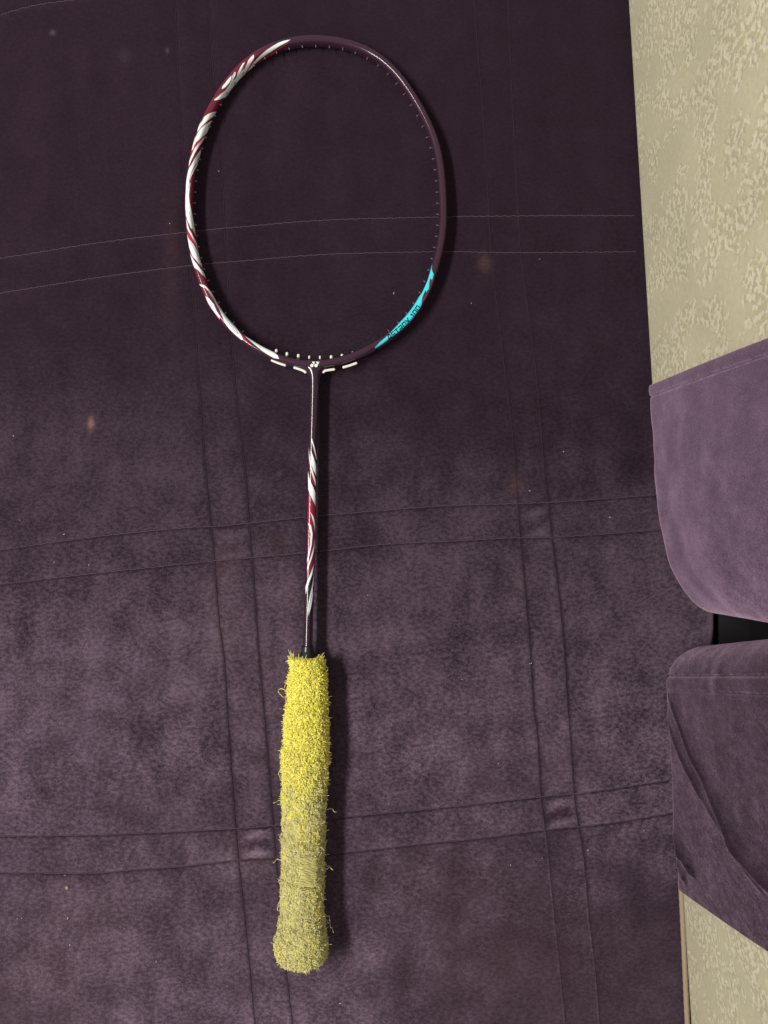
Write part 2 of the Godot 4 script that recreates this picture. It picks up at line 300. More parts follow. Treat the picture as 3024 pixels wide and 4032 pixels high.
func stroke(im: Image, a: Vector2, b: Vector2, w: Vector2, c: Color) -> void:
	# a bar from a to b; w is the half width along x and y (pixels are not square on the thing)
	var d := (b - a) / w
	var n := Vector2(-d.y, d.x).normalized() * w
	var e := d.normalized() * w * 0.9
	fill(im, PackedVector2Array([a - e + n, b + e + n, b + e - n, a - e - n]), c)

# ------------------------------------------------------------------ the racket's shape

func axis_height(z: float) -> float:
	return 0.0062 + (z + 0.342) * 0.0155

func head_radius(t: float) -> float:
	var r: float = HEAD_RADIUS[0]
	for k in range(1, 11):
		r += HEAD_RADIUS[2 * k - 1] * cos(k * t) + HEAD_RADIUS[2 * k] * sin(k * t)
	return r

var loop_at := PackedVector2Array()
var loop_out := PackedVector2Array()
var loop_s := PackedFloat32Array()

func make_loop() -> void:
	var m := 720
	var edge := PackedVector2Array()
	for i in m + 1:
		var t := PI / 2 + TAU * i / m
		edge.append(HEAD_CENTRE + Vector2(cos(t), sin(t)) * head_radius(t))
	for i in m + 1:
		var d := edge[(i + 1) % m] - edge[(i - 1 + m) % m]
		var n := Vector2(d.y, -d.x).normalized()
		if n.dot(edge[i] - HEAD_CENTRE) < 0:
			n = -n
		loop_out.append(n)
		loop_at.append(edge[i] - n * HALF_WIDE)
	var s := 0.0
	for i in m + 1:
		if i > 0:
			s += loop_at[i].distance_to(loop_at[i - 1])
		loop_s.append(s)
	for i in m + 1:
		loop_s[i] /= s

func power(x: float) -> float:
	return signf(x) * pow(absf(x), 2.0 / SQUARENESS)

func frame_point(i: int, deg: float) -> Vector3:
	var q := deg_to_rad(deg)
	var c := loop_at[i] + loop_out[i] * HALF_WIDE * power(cos(q))
	return Vector3(c.x, axis_height(loop_at[i].y) + HALF_HIGH * power(sin(q)), c.y)

func frame_half(i0: int, i1: int) -> Array:
	var p := PackedVector3Array()
	var uv := PackedVector2Array()
	var sides := 48
	for i in range(i0, i1 + 1):
		for j in sides + 1:
			p.append(frame_point(i, -90.0 + 360.0 * (j % sides) / sides))
			uv.append(Vector2((loop_s[i] - loop_s[i0]) / (loop_s[i1] - loop_s[i0]), float(j) / sides))
	return grid_arrays(p, i1 - i0 + 1, sides + 1, false, true, true, uv)

func paint(im: Image, polys: Array, s0: float, s1: float, c: Color) -> void:
	for poly in polys:
		var q := PackedVector2Array()
		for v: Vector2 in poly:
			q.append(Vector2((v.x - s0) / (s1 - s0) * im.get_width(), (v.y + 90.0) / 360.0 * im.get_height()))
		fill(im, q, c)

func lacquer(tex: Texture2D, tint := Color.WHITE) -> StandardMaterial3D:
	var m := StandardMaterial3D.new()
	m.albedo_color = tint
	m.albedo_texture = tex
	m.roughness = 0.20
	m.metallic_specular = 0.32
	m.clearcoat_enabled = true
	m.clearcoat = 0.62
	m.clearcoat_roughness = 0.11
	return m

func plain(c: Color, rough: float, spec := 0.5) -> StandardMaterial3D:
	var m := StandardMaterial3D.new()
	m.albedo_color = c.linear_to_srgb()
	m.roughness = rough
	m.metallic_specular = spec
	return m

# ------------------------------------------------------------------ seat cover textures

const SEAT_X0 := -0.40
const SEAT_X1 := 0.26
const SEAT_Z0 := -0.48
const SEAT_Z1 := 0.48
const SEAT_W := 1320
const SEAT_H := 1920

func seat_px(mm: Vector2) -> Vector2:
	return Vector2((mm.x * 0.001 - SEAT_X0) / (SEAT_X1 - SEAT_X0) * SEAT_W, (mm.y * 0.001 - SEAT_Z0) / (SEAT_Z1 - SEAT_Z0) * SEAT_H)

func blob(mask: PackedFloat32Array, centre: Vector2, radius: Vector2, amount: float) -> void:
	for y in range(maxi(0, int(centre.y - radius.y * 2)), mini(SEAT_H, int(centre.y + radius.y * 2))):
		for x in range(maxi(0, int(centre.x - radius.x * 2)), mini(SEAT_W, int(centre.x + radius.x * 2))):
			var d := ((Vector2(x, y) - centre) / radius).length_squared()
			mask[y * SEAT_W + x] += amount * exp(-d * 1.5)

func crossing(a: Array, b: Array) -> Vector2:
	for i in a.size() - 1:
		for j in b.size() - 1:
			var hit = Geometry2D.segment_intersects_segment(a[i], a[i + 1], b[j], b[j + 1])
			if hit != null:
				return hit
	return Vector2.ZERO

# How far the pile lies over (slope towards +z): shaped by place so the nap carries the seat's light and dark areas.
func pile_lean(u: float, v: float, br: float, wn: float) -> float:
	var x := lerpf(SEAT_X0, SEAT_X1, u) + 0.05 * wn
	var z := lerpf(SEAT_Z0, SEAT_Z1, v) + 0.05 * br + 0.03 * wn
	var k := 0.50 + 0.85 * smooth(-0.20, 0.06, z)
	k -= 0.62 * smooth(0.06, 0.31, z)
	k -= 0.38 * smooth(0.20, 0.33, z) * smooth(-0.05, 0.12, x) + 0.25 * smooth(0.31, 0.37, z) * smooth(-0.16, -0.26, x)  # soft shade of the two near corners, put into the lean
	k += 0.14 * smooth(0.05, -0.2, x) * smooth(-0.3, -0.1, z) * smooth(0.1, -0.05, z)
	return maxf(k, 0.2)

func velvet_seat() -> StandardMaterial3D:
	var w := SEAT_W
	var h := SEAT_H
	var fine := noise_image(w, h, 0.32, 2, 11, false, Vector2(1, 1.0))
	var fibre := noise_image(w, h, 0.16, 3, 12, false, Vector2(1.6, 1))
	var patch := noise_image(w, h, 0.016, 4, 13)
	var broad := noise_image(w, h, 0.0035, 3, 14)
	var streak := noise_image(w, h, 0.02, 3, 15, false, Vector2(1, 7))
	var worn := noise_image(w, h, 0.012, 4, 16)
	var height := PackedFloat32Array()
	height.resize(w * h)
	var dust := PackedFloat32Array()
	dust.resize(w * h)
	var groove_shade := PackedFloat32Array()
	groove_shade.resize(w * h)
	# the quilting seams press the pile down
	for k in SEAMS.size():
		var line := spline2(SEAMS[k], 1.0)
		var across := k >= 7
		for i in line.size():
			var c := seat_px(line[i] + Vector2(sin(i * 0.37 + k) * 0.25, cos(i * 0.53 + k * 2.0) * 0.2))
			for dy in range(-14, 15):
				for dx in range(-14, 15):
					var x := int(c.x) + dx
					var y := int(c.y) + dy
					if x < 0 or y < 0 or x >= w or y >= h:
						continue
					var d := (Vector2(x, y) - c).length()
					var at := y * w + x
					height[at] = minf(height[at], -1.5 * exp(-d * d / 3.2) - (1.1 if across else 0.6) * exp(-d * d / 55.0))
					groove_shade[at] = maxf(groove_shade[at], exp(-d * d / 10.0) if across else 0.75 * exp(-d * d / 5.0))
	# where two double seams cross, the cloth between them puckers
	for hp in [1, 3, 5]:
		for vp in [7, 9]:
			var ul := crossing(SEAMS[hp], SEAMS[vp])
			var ur := crossing(SEAMS[hp], SEAMS[vp + 1])
			var ll := crossing(SEAMS[hp + 1], SEAMS[vp])
			var lr := crossing(SEAMS[hp + 1], SEAMS[vp + 1])
			var lo := seat_px(ul.min(ll)) + Vector2(3, 0)
			var hi := seat_px(ur.max(lr)) - Vector2(3, 0)
			for y in range(int(lo.y) - 20, int(hi.y) + 20):
				for x in range(int(lo.x), int(hi.x)):
					var u := (x - lo.x) / (hi.x - lo.x)
					var y0 := lerpf(seat_px(ul).y, seat_px(ur).y, u)
					var y1 := lerpf(seat_px(ll).y, seat_px(lr).y, u)
					var t := (y - y0) / (y1 - y0)
					height[y * w + x] += 3.4 * sin(t * TAU * 1.55 + 0.5 + sin(u * 5.0 + hp) * 0.6) * sin(PI * clampf(u, 0.0, 1.0)) * smooth(-0.25, 0.2, t) * smooth(1.25, 0.8, t)
	# brown worn spots and pale dust
	for b in [[Vector2(-212, -64), Vector2(3.6, 6.2), 2.6], [Vector2(73, -180), Vector2(6, 7), 0.5], [Vector2(95, -20), Vector2(7, 8), 0.45], [Vector2(98, 52), Vector2(6, 7), 0.3],
			[Vector2(-116, 40), Vector2(14, 24), 0.2], [Vector2(-118, 80), Vector2(16, 30), 0.2], [Vector2(-80, 22), Vector2(14, 8), 0.22], [Vector2(-70, 62), Vector2(10, 8), 0.3],
			[Vector2(-155, -190), Vector2(8, 60), 0.12], [Vector2(-210, 300), Vector2(50, 40), 0.16], [Vector2(-250, 350), Vector2(40, 50), 0.22], [Vector2(-100, 250), Vector2(26, 20), 0.16],
			[Vector2(40, 270), Vector2(50, 30), 0.12], [Vector2(90, 330), Vector2(70, 40), 0.16], [Vector2(-60, 130), Vector2(30, 60), 0.08]]:
		var rr: Vector2 = b[1]
		blob(dust, seat_px(b[0]), rr * 2.0, b[2])
	var pale := PackedFloat32Array()
	pale.resize(w * h)
	for b in [[Vector2(-240, -347), Vector2(2.6, 2.2), 0.3], [Vector2(-157, -334), Vector2(1.4, 2.2), 0.3], [Vector2(-188, -330), Vector2(6, 6), 0.06], [Vector2(-76, -28), Vector2(2.2, 2.6), 0.18]]:
		var rr: Vector2 = b[1]
		blob(pale, seat_px(b[0]), rr * 2.0, b[2])
	# a rounded square pressed into the pile
	var mark := PackedVector2Array()
	for i in 90:
		var q := deg_to_rad(150.0 + 190.0 * i / 89.0)
		mark.append(Vector2(65, 281) + Vector2(signf(cos(q)) * pow(absf(cos(q)), 0.55) * 17.0, signf(sin(q)) * pow(absf(sin(q)), 0.55) * 16.0))
	for v in mark:
		var c := seat_px(v)
		for dy in range(-5, 6):
			for dx in range(-5, 6):
				var at := (int(c.y) + dy) * w + int(c.x) + dx
				height[at] = minf(height[at], -0.6 * exp(-(Vector2(int(c.x) + dx, int(c.y) + dy) - c).length_squared() / 5.0))
	var rgb := PackedByteArray()
	rgb.resize(w * h * 3)
	var nor := PackedByteArray()
	nor.resize(w * h * 3)
	for y in h:
		var up := maxi(y - 1, 0) * w
		var down := mini(y + 1, h - 1) * w
		for x in w:
			var at := y * w + x
			var f := (fine[at] - 128) / 128.0
			var g := (fibre[at] - 128) / 128.0
			var pa := (patch[at] - 128) / 128.0
			var br := (broad[at] - 128) / 128.0
			var sk := (streak[at] - 128) / 128.0
			var wn := (worn[at] - 128) / 128.0
			var tone := 1.0 + 0.30 * f + 0.22 * g + 0.16 * pa + 0.10 * br + 0.10 * sk
			tone *= 1.0 - 0.06 * groove_shade[at] * (1.0 - wn)  # groove shading along the seams, painted into the colour
			var du := clampf(dust[at] * (0.75 + 0.5 * wn + 0.3 * g), 0.0, 1.0)
			var rust := 1.0 + 0.6 * clampf(dust[at] - 1.0, 0.0, 1.6)
			var pl := clampf(pale[at] * (0.9 + 0.5 * f), 0.0, 1.0)
			var r := lerpf(lerpf(SEAT_BASE.r * tone, 0.150 * rust * (0.8 + 0.2 * tone), du * 0.8), 0.22, pl)
			var gg := lerpf(lerpf(SEAT_BASE.g * tone, 0.115 * rust * (0.8 + 0.2 * tone), du * 0.8), 0.24, pl)
			var bb := lerpf(lerpf(SEAT_BASE.b * tone, 0.070 * rust * (0.8 + 0.2 * tone), du * 0.8), 0.18, pl)
			rgb[at * 3] = srgb8(r)
			rgb[at * 3 + 1] = srgb8(gg)
			rgb[at * 3 + 2] = srgb8(bb)
			var hx := height[y * w + mini(x + 1, w - 1)] - height[y * w + maxi(x - 1, 0)]
			var hz := height[down + x] - height[up + x]
			# the pile leans towards +z, by an amount set for each place
			var base_lean := pile_lean(float(x) / w, float(y) / h, br, wn)
			# in a seam the pile stands up instead, which darkens the groove
			base_lean *= 1.0 - 0.60 * groove_shade[at] * (0.85 + 0.4 * wn) * smooth(0.55, 0.8, base_lean)
			var lean := base_lean * (1.0 + 0.25 * pa + 0.18 * br + 0.12 * sk + 0.34 * f + 0.40 * g)
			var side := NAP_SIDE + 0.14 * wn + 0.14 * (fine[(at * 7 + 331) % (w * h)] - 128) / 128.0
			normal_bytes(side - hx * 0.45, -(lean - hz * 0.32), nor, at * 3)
	var m := StandardMaterial3D.new()
	m.albedo_texture = texture_of(rgb, w, h)
	m.normal_enabled = true
	m.normal_texture = texture_of(nor, w, h)
	m.normal_scale = 1.0
	m.roughness = 0.95
	m.metallic_specular = 0.1
	m.rim_enabled = true
	m.rim = SEAT_SHEEN
	m.rim_tint = 1.0
	m.albedo_color = SHEEN_TINT
	return m

const SEAT_BASE := Color(0.0215, 0.0165, 0.0205)
const NAP_SIDE := 0.0
const SEAT_SHEEN := 0.95
const SHEEN_TINT := Color(0.965, 0.828, 0.955)

func velvet_cushion(base: Color, sheen: float, sd: int) -> StandardMaterial3D:
	var n := 1024
	var fine := noise_image(n, n, 0.22, 2, sd, false, Vector2(1, 1.6))
	var mid := noise_image(n, n, 0.05, 3, sd + 1, false, Vector2(1, 1.5))
	var big := noise_image(n, n, 0.012, 3, sd + 2)
	var rgb := PackedByteArray()
	rgb.resize(n * n * 3)
	var nor := PackedByteArray()
	nor.resize(n * n * 3)
	for at in n * n:
		var f := (fine[at] - 128) / 128.0
		var g := (mid[at] - 128) / 128.0
		var b := (big[at] - 128) / 128.0
		var tone := 1.0 + 0.44 * f + 0.34 * g + 0.10 * b
		rgb[at * 3] = srgb8(base.r * tone)
		rgb[at * 3 + 1] = srgb8(base.g * tone)
		rgb[at * 3 + 2] = srgb8(base.b * tone)
		normal_bytes(0.30 * f + 0.26 * g, 0.26 * (fine[(at * 5 + 77) % (n * n)] - 128) / 128.0 + 0.05 * b, nor, at * 3)
	var m := StandardMaterial3D.new()
	m.albedo_texture = texture_of(rgb, n, n)
	m.normal_enabled = true
	m.normal_texture = texture_of(nor, n, n)
	m.roughness = 0.95
	m.metallic_specular = 0.1
	m.rim_enabled = true
	m.rim = sheen
	m.rim_tint = 1.0
	m.albedo_color = SHEEN_TINT
	return m

func embossed_beige(base: Color, raised: Color, sd: int) -> StandardMaterial3D:
	# plush with a crushed, flowing pattern: smooth islands among ragged raised flecks
	var n := 1024
	var fleck := noise_image(n, n, 0.075, 3, sd)
	var rag := noise_image(n, n, 0.036, 3, sd + 4)
	var where := noise_image(n, n, 0.0085, 2, sd + 1)
	var fine := noise_image(n, n, 0.4, 1, sd + 2)
	var big := noise_image(n, n, 0.005, 2, sd + 3)
	var up := PackedFloat32Array()
	up.resize(n * n)
	for at in n * n:
		var a := (fleck[at] - 128) / 128.0
		var c := (rag[at] - 128) / 128.0
		var b := (where[at] - 128) / 128.0
		var ragged := smooth(-0.25, 0.15, b + 0.5 * c)
		up[at] = (smooth(-0.30, 0.42, a + 0.55 * c) - 0.35 * smooth(0.05, -0.35, a + 0.2 * c)) * (0.15 + 0.85 * ragged) + 0.10 * smooth(0.3, -0.3, b)
	var rgb := PackedByteArray()
	rgb.resize(n * n * 3)
	var nor := PackedByteArray()
	nor.resize(n * n * 3)
	for y in n:
		for x in n:
			var at := y * n + x
			var u := up[at]
			var tone := 1.0 + 0.06 * (fine[at] - 128) / 128.0 + 0.07 * (big[at] - 128) / 128.0
			rgb[at * 3] = srgb8(lerpf(base.r, raised.r, u) * tone)
			rgb[at * 3 + 1] = srgb8(lerpf(base.g, raised.g, u) * tone)
			rgb[at * 3 + 2] = srgb8(lerpf(base.b, raised.b, u) * tone)
			var dx := up[y * n + (x + 1) % n] - up[y * n + (x + n - 1) % n]
			var dy := up[((y + 1) % n) * n + x] - up[((y + n - 1) % n) * n + x]
			normal_bytes(-dx * 0.4, -dy * 0.4, nor, at * 3)
	var m := StandardMaterial3D.new()
	m.albedo_texture = texture_of(rgb, n, n)
	m.normal_enabled = true
	m.normal_texture = texture_of(nor, n, n)
	m.roughness = 0.8
	m.metallic_specular = 0.2
	m.rim_enabled = true
	m.rim = 0.25
	return m

# ------------------------------------------------------------------ back cushions

const FACE_AT := Vector3(0.1724, 0.0, -0.370)
const FACE_TURN := 0.0611
const CUSHION_DEEP := 0.064
const CUSHION_HIGH := 0.36

func face_local(a: float, d: float, h: float) -> Vector3:
	var along := Vector3(FACE_TURN, 0, 1).normalized()
	var inward := Vector3(1, 0, -FACE_TURN).normalized()
	return FACE_AT + along * a + inward * d + Vector3.UP * h

# A point of the cushion's skin: a along it, q round its section from the back of the underside, over the front, to the top; inset at its ends; puff lifts it off.
func cushion_point(a: float, q: float, inset: float, puff: float) -> Vector3:
	var r := 0.016
	var e := inset - puff
	var under := CUSHION_DEEP * 0.7
	var front := CUSHION_HIGH - 2 * r
	var arc := PI / 2 * r
	var total := under + arc + front + arc + under
	var s := q * total
	var d := 0.0
	var h := 0.0
	if s < under:
		d = r + under - s
		h = 0.0
	elif s < under + arc:
		var t := (s - under) / r
		d = r - r * sin(t)
		h = r - r * cos(t)
	elif s < under + arc + front:
		h = r + (s - under - arc)
		d = -0.004 * sin(PI * (h - r) / front)
	elif s < under + 2 * arc + front:
		var t := (s - under - arc - front) / r
		d = r - r * cos(t)
		h = CUSHION_HIGH - r + r * sin(t)
	else:
		d = r + s - under - 2 * arc - front
		h = CUSHION_HIGH
	var centre := Vector2(CUSHION_DEEP * 0.6, CUSHION_HIGH * 0.5)
	# move inwards by e without turning the section inside out
	d += e * clampf((centre.x - d) / centre.x * 1.3, -1.0, 1.0)
	h += e * 0.8 * clampf((centre.y - h) / centre.y * 1.3, -1.0, 1.0)
	return Vector3(a, d, maxf(h, 0.0006))

func cushion_part(a_list: PackedFloat32Array, inset: Callable, lift: Callable, shear: Callable, nq: int, tall := 0.55, from := 0.25) -> ArrayMesh:
	var p := PackedVector3Array()
	var uv := PackedVector2Array()
	for a in a_list:
		for j in nq:
			var q := float(j) / (nq - 1)
			var c := cushion_point(a, q, inset.call(a), 0.0)
			var z: float = shear.call(a, c.z)
			c.y -= lift.call(z, c.z, a)
			p.append(face_local(z, c.y, c.z))
			uv.append(Vector2(z - from, q * tall) / 0.32)
	return grid(p, a_list.size(), nq, false, false, false, uv)

func spread(a0: float, a1: float, n: int) -> PackedFloat32Array:
	var out := PackedFloat32Array()
	for i in n:
		out.append(lerpf(a0, a1, float(i) / (n - 1)))
	return out

func end_cap(a: float, inset: float, lift: Callable, shear: Callable, nq: int, flip: bool) -> ArrayMesh:
	var rim := PackedVector3Array()
	for j in nq:
		var c := cushion_point(a, float(j) / (nq - 1), inset, 0.0)
		var z: float = shear.call(a, c.z)
		rim.append(face_local(z, c.y - lift.call(z, c.z, a), c.z))
	var st := SurfaceTool.new()
	st.begin(Mesh.PRIMITIVE_TRIANGLES)
	var mid := Vector3.ZERO
	for v in rim:
		mid += v / rim.size()
	for j in rim.size():
		var b := rim[(j + 1) % rim.size()]
		st.add_vertex(mid)
		st.add_vertex(b if flip else rim[j])
		st.add_vertex(rim[j] if flip else b)
	st.generate_normals()
	return st.commit()

var folds := [
	[[Vector2(0.124, 0.008), Vector2(0.134, 0.028), Vector2(0.159, 0.065), Vector2(0.179, 0.109), Vector2(0.194, 0.140), Vector2(0.205, 0.17)], 0.0020, 0.0035, 0.0075],
	[[Vector2(0.140, 0.002), Vector2(0.156, 0.025), Vector2(0.179, 0.076), Vector2(0.193, 0.146), Vector2(0.200, 0.19)], 0.0022, 0.0035, 0.0075],
	[[Vector2(0.205, 0.001), Vector2(0.228, 0.012), Vector2(0.240, 0.036), Vector2(0.243, 0.055)], 0.0018, 0.003, 0.006],
	[[Vector2(0.225, 0.003), Vector2(0.2345, 0.019), Vector2(0.240, 0.052)], 0.0018, 0.003, 0.006],
	[[Vector2(0.244, 0.004), Vector2(0.252, 0.016), Vector2(0.254, 0.034)], 0.0015, 0.003, 0.005],
]

func fold_lift(z: float, h: float) -> float:
	var out := 0.0
	var p := Vector2(z, h)
	for f in folds:
		var line: Array = f[0]
		var best := 1.0
		var side := 0.0
		var share := 0.0
		for i in line.size() - 1:
			var a: Vector2 = line[i]
			var b: Vector2 = line[i + 1]
			var c := Geometry2D.get_closest_point_to_segment(p, a, b)
			var d := p.distance_to(c)
			if d < best:
				best = d
				side = (b - a).cross(p - a)
				share = (i + c.distance_to(a) / a.distance_to(b)) / (line.size() - 1)
		var reach: float = f[2] if side < 0 else f[3]
		out += (f[1] * exp(-pow(best / reach, 1.4)) + 0.0013 * exp(-pow(best / 0.0015, 2.0))) * smooth(0.0, 0.12, share + 0.05) * smooth(1.0, 0.82, share)
	return out

# ------------------------------------------------------------------ the scene

func _ready() -> void:
	rng.seed = 20240
	var cam := Camera3D.new()
	cam.name = "camera"
	cam.position = Vector3(0, 0.60, 0)
	cam.rotation_degrees = Vector3(-90, 0, 0)
	cam.fov = rad_to_deg(2.0 * atan(0.370 / 0.60))
	cam.near = 0.02
	cam.far = 30.0
	add_child(cam)
	cam.make_current()

	var env := Environment.new()
	env.background_mode = Environment.BG_COLOR
	env.background_color = Color(0.80, 0.785, 0.775)
	env.background_energy_multiplier = 0.72
	env.tonemap_mode = Environment.TONE_MAPPER_LINEAR
	env.tonemap_exposure = 1.0
	env.sdfgi_enabled = true
	env.ssao_enabled = true
	env.ssil_enabled = true
	var we := WorldEnvironment.new()
	we.name = "environment"
	we.environment = env
	add_child(we)

	# the room's long ceiling lamp, above and to the left
	var lamp := AreaLight3D.new()
	lamp.name = "ceiling_lamp"
	lamp.area_size = Vector2(0.22, 1.25)
	lamp.light_energy = 6.1
	lamp.light_color = Color(1.0, 0.975, 0.94)
	lamp.shadow_enabled = true
	lamp.area_range = 8.0
	add_child(lamp)
	lamp.look_at_from_position(Vector3(-1.28, 1.95, 0.02), Vector3(0, 0, 0), Vector3.FORWARD)

	make_loop()
	build_sofa()
	build_cushions()
	build_racket()
	build_grip()
	build_specks()

func build_sofa() -> void:
	var sofa := thing("sofa", "purple velvet sofa seat with double rows of quilting seams under the racket", "sofa", Vector3(0, -0.16, 0))
	var up := Vector3(0, 0.16, 0)
	var roll := FastNoiseLite.new()
	roll.frequency = 6.0
	roll.seed = 5
	var nu := 134
	var nv := 194
	var p := PackedVector3Array()
	var uv := PackedVector2Array()
	for i in nu:
		for j in nv:
			var x := lerpf(SEAT_X0, SEAT_X1, float(i) / (nu - 1))
			var z := lerpf(SEAT_Z0, SEAT_Z1, float(j) / (nv - 1))
			var y := roll.get_noise_2d(x, z) * 0.0012 - 0.0006
			# the seat's far edge rolls down into the crevice before the back
			var over := maxf(0.0, x - 0.232)
			var xx := x
			if over > 0.0:
				var q := minf(over / 0.010, PI / 2)
				xx = 0.232 + sin(q) * 0.010
				y -= (1.0 - cos(q)) * 0.010 + maxf(0.0, over - 0.0157) * 4.0
			p.append(Vector3(xx, y, z))
			uv.append(Vector2((x - SEAT_X0) / (SEAT_X1 - SEAT_X0), (z - SEAT_Z0) / (SEAT_Z1 - SEAT_Z0)))
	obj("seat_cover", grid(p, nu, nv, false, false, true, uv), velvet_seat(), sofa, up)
	var body := BoxMesh.new()
	body.size = Vector3(0.62, 0.14, 0.96)
	obj("seat_body", body, plain(Color(0.02, 0.012, 0.018), 0.95, 0.1), sofa, Vector3(-0.09, 0.07, 0))
	var gap_shade := plain(Color(0.022, 0.021, 0.023), 0.95, 0.05)  # near-black stands for the deep shade in the gap between the cushions
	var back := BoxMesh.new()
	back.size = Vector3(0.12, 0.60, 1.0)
	var rest := obj("backrest", back, gap_shade, sofa, up + Vector3(0.325, 0.12, 0.0))
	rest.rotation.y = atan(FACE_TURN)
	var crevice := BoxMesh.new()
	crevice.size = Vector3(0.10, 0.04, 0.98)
	obj("crevice_shade_fill", crevice, gap_shade, sofa, up + Vector3(0.27, -0.034, 0.0))  # added dark block that fills the crevice so the gap stays dark
	# sewn threads: a row of short stitches for each seam
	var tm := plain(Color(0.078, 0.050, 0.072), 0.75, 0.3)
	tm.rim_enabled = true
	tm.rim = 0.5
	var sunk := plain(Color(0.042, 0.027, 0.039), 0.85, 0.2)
	for k in SEAMS.size():
		var line := spline2(SEAMS[k], 0.55)
		var st := SurfaceTool.new()
		st.begin(Mesh.PRIMITIVE_TRIANGLES)
		var i := 0
		while i + 6 < line.size():
			var path := PackedVector3Array()
			var rr := PackedFloat32Array()
			for q in 6:
				var v := line[i + q] * 0.001
				v += Vector2(sin((i + q) * 0.37 + k), cos((i + q) * 0.53 + k * 2.0)) * 0.0002
				var t := q / 5.0
				path.append(Vector3(v.x, roll.get_noise_2d(v.x, v.y) * 0.0012 - 0.0006 + 0.00002 + 0.00022 * sin(PI * t), v.y))
				rr.append(0.00004 + 0.00030 * pow(sin(PI * clampf(t, 0.02, 0.98)), 0.6) * (1.0 if k < 7 else 0.75))
			if path[0].x < 0.232:
				var m := grid(tube_points(path, rr, 5), 6, 6, false, true, true)
				st.append_from(m, 0, Transform3D.IDENTITY)
			i += 4
		obj("seam_thread", st.commit(), tm if k < 7 else sunk, sofa, up)

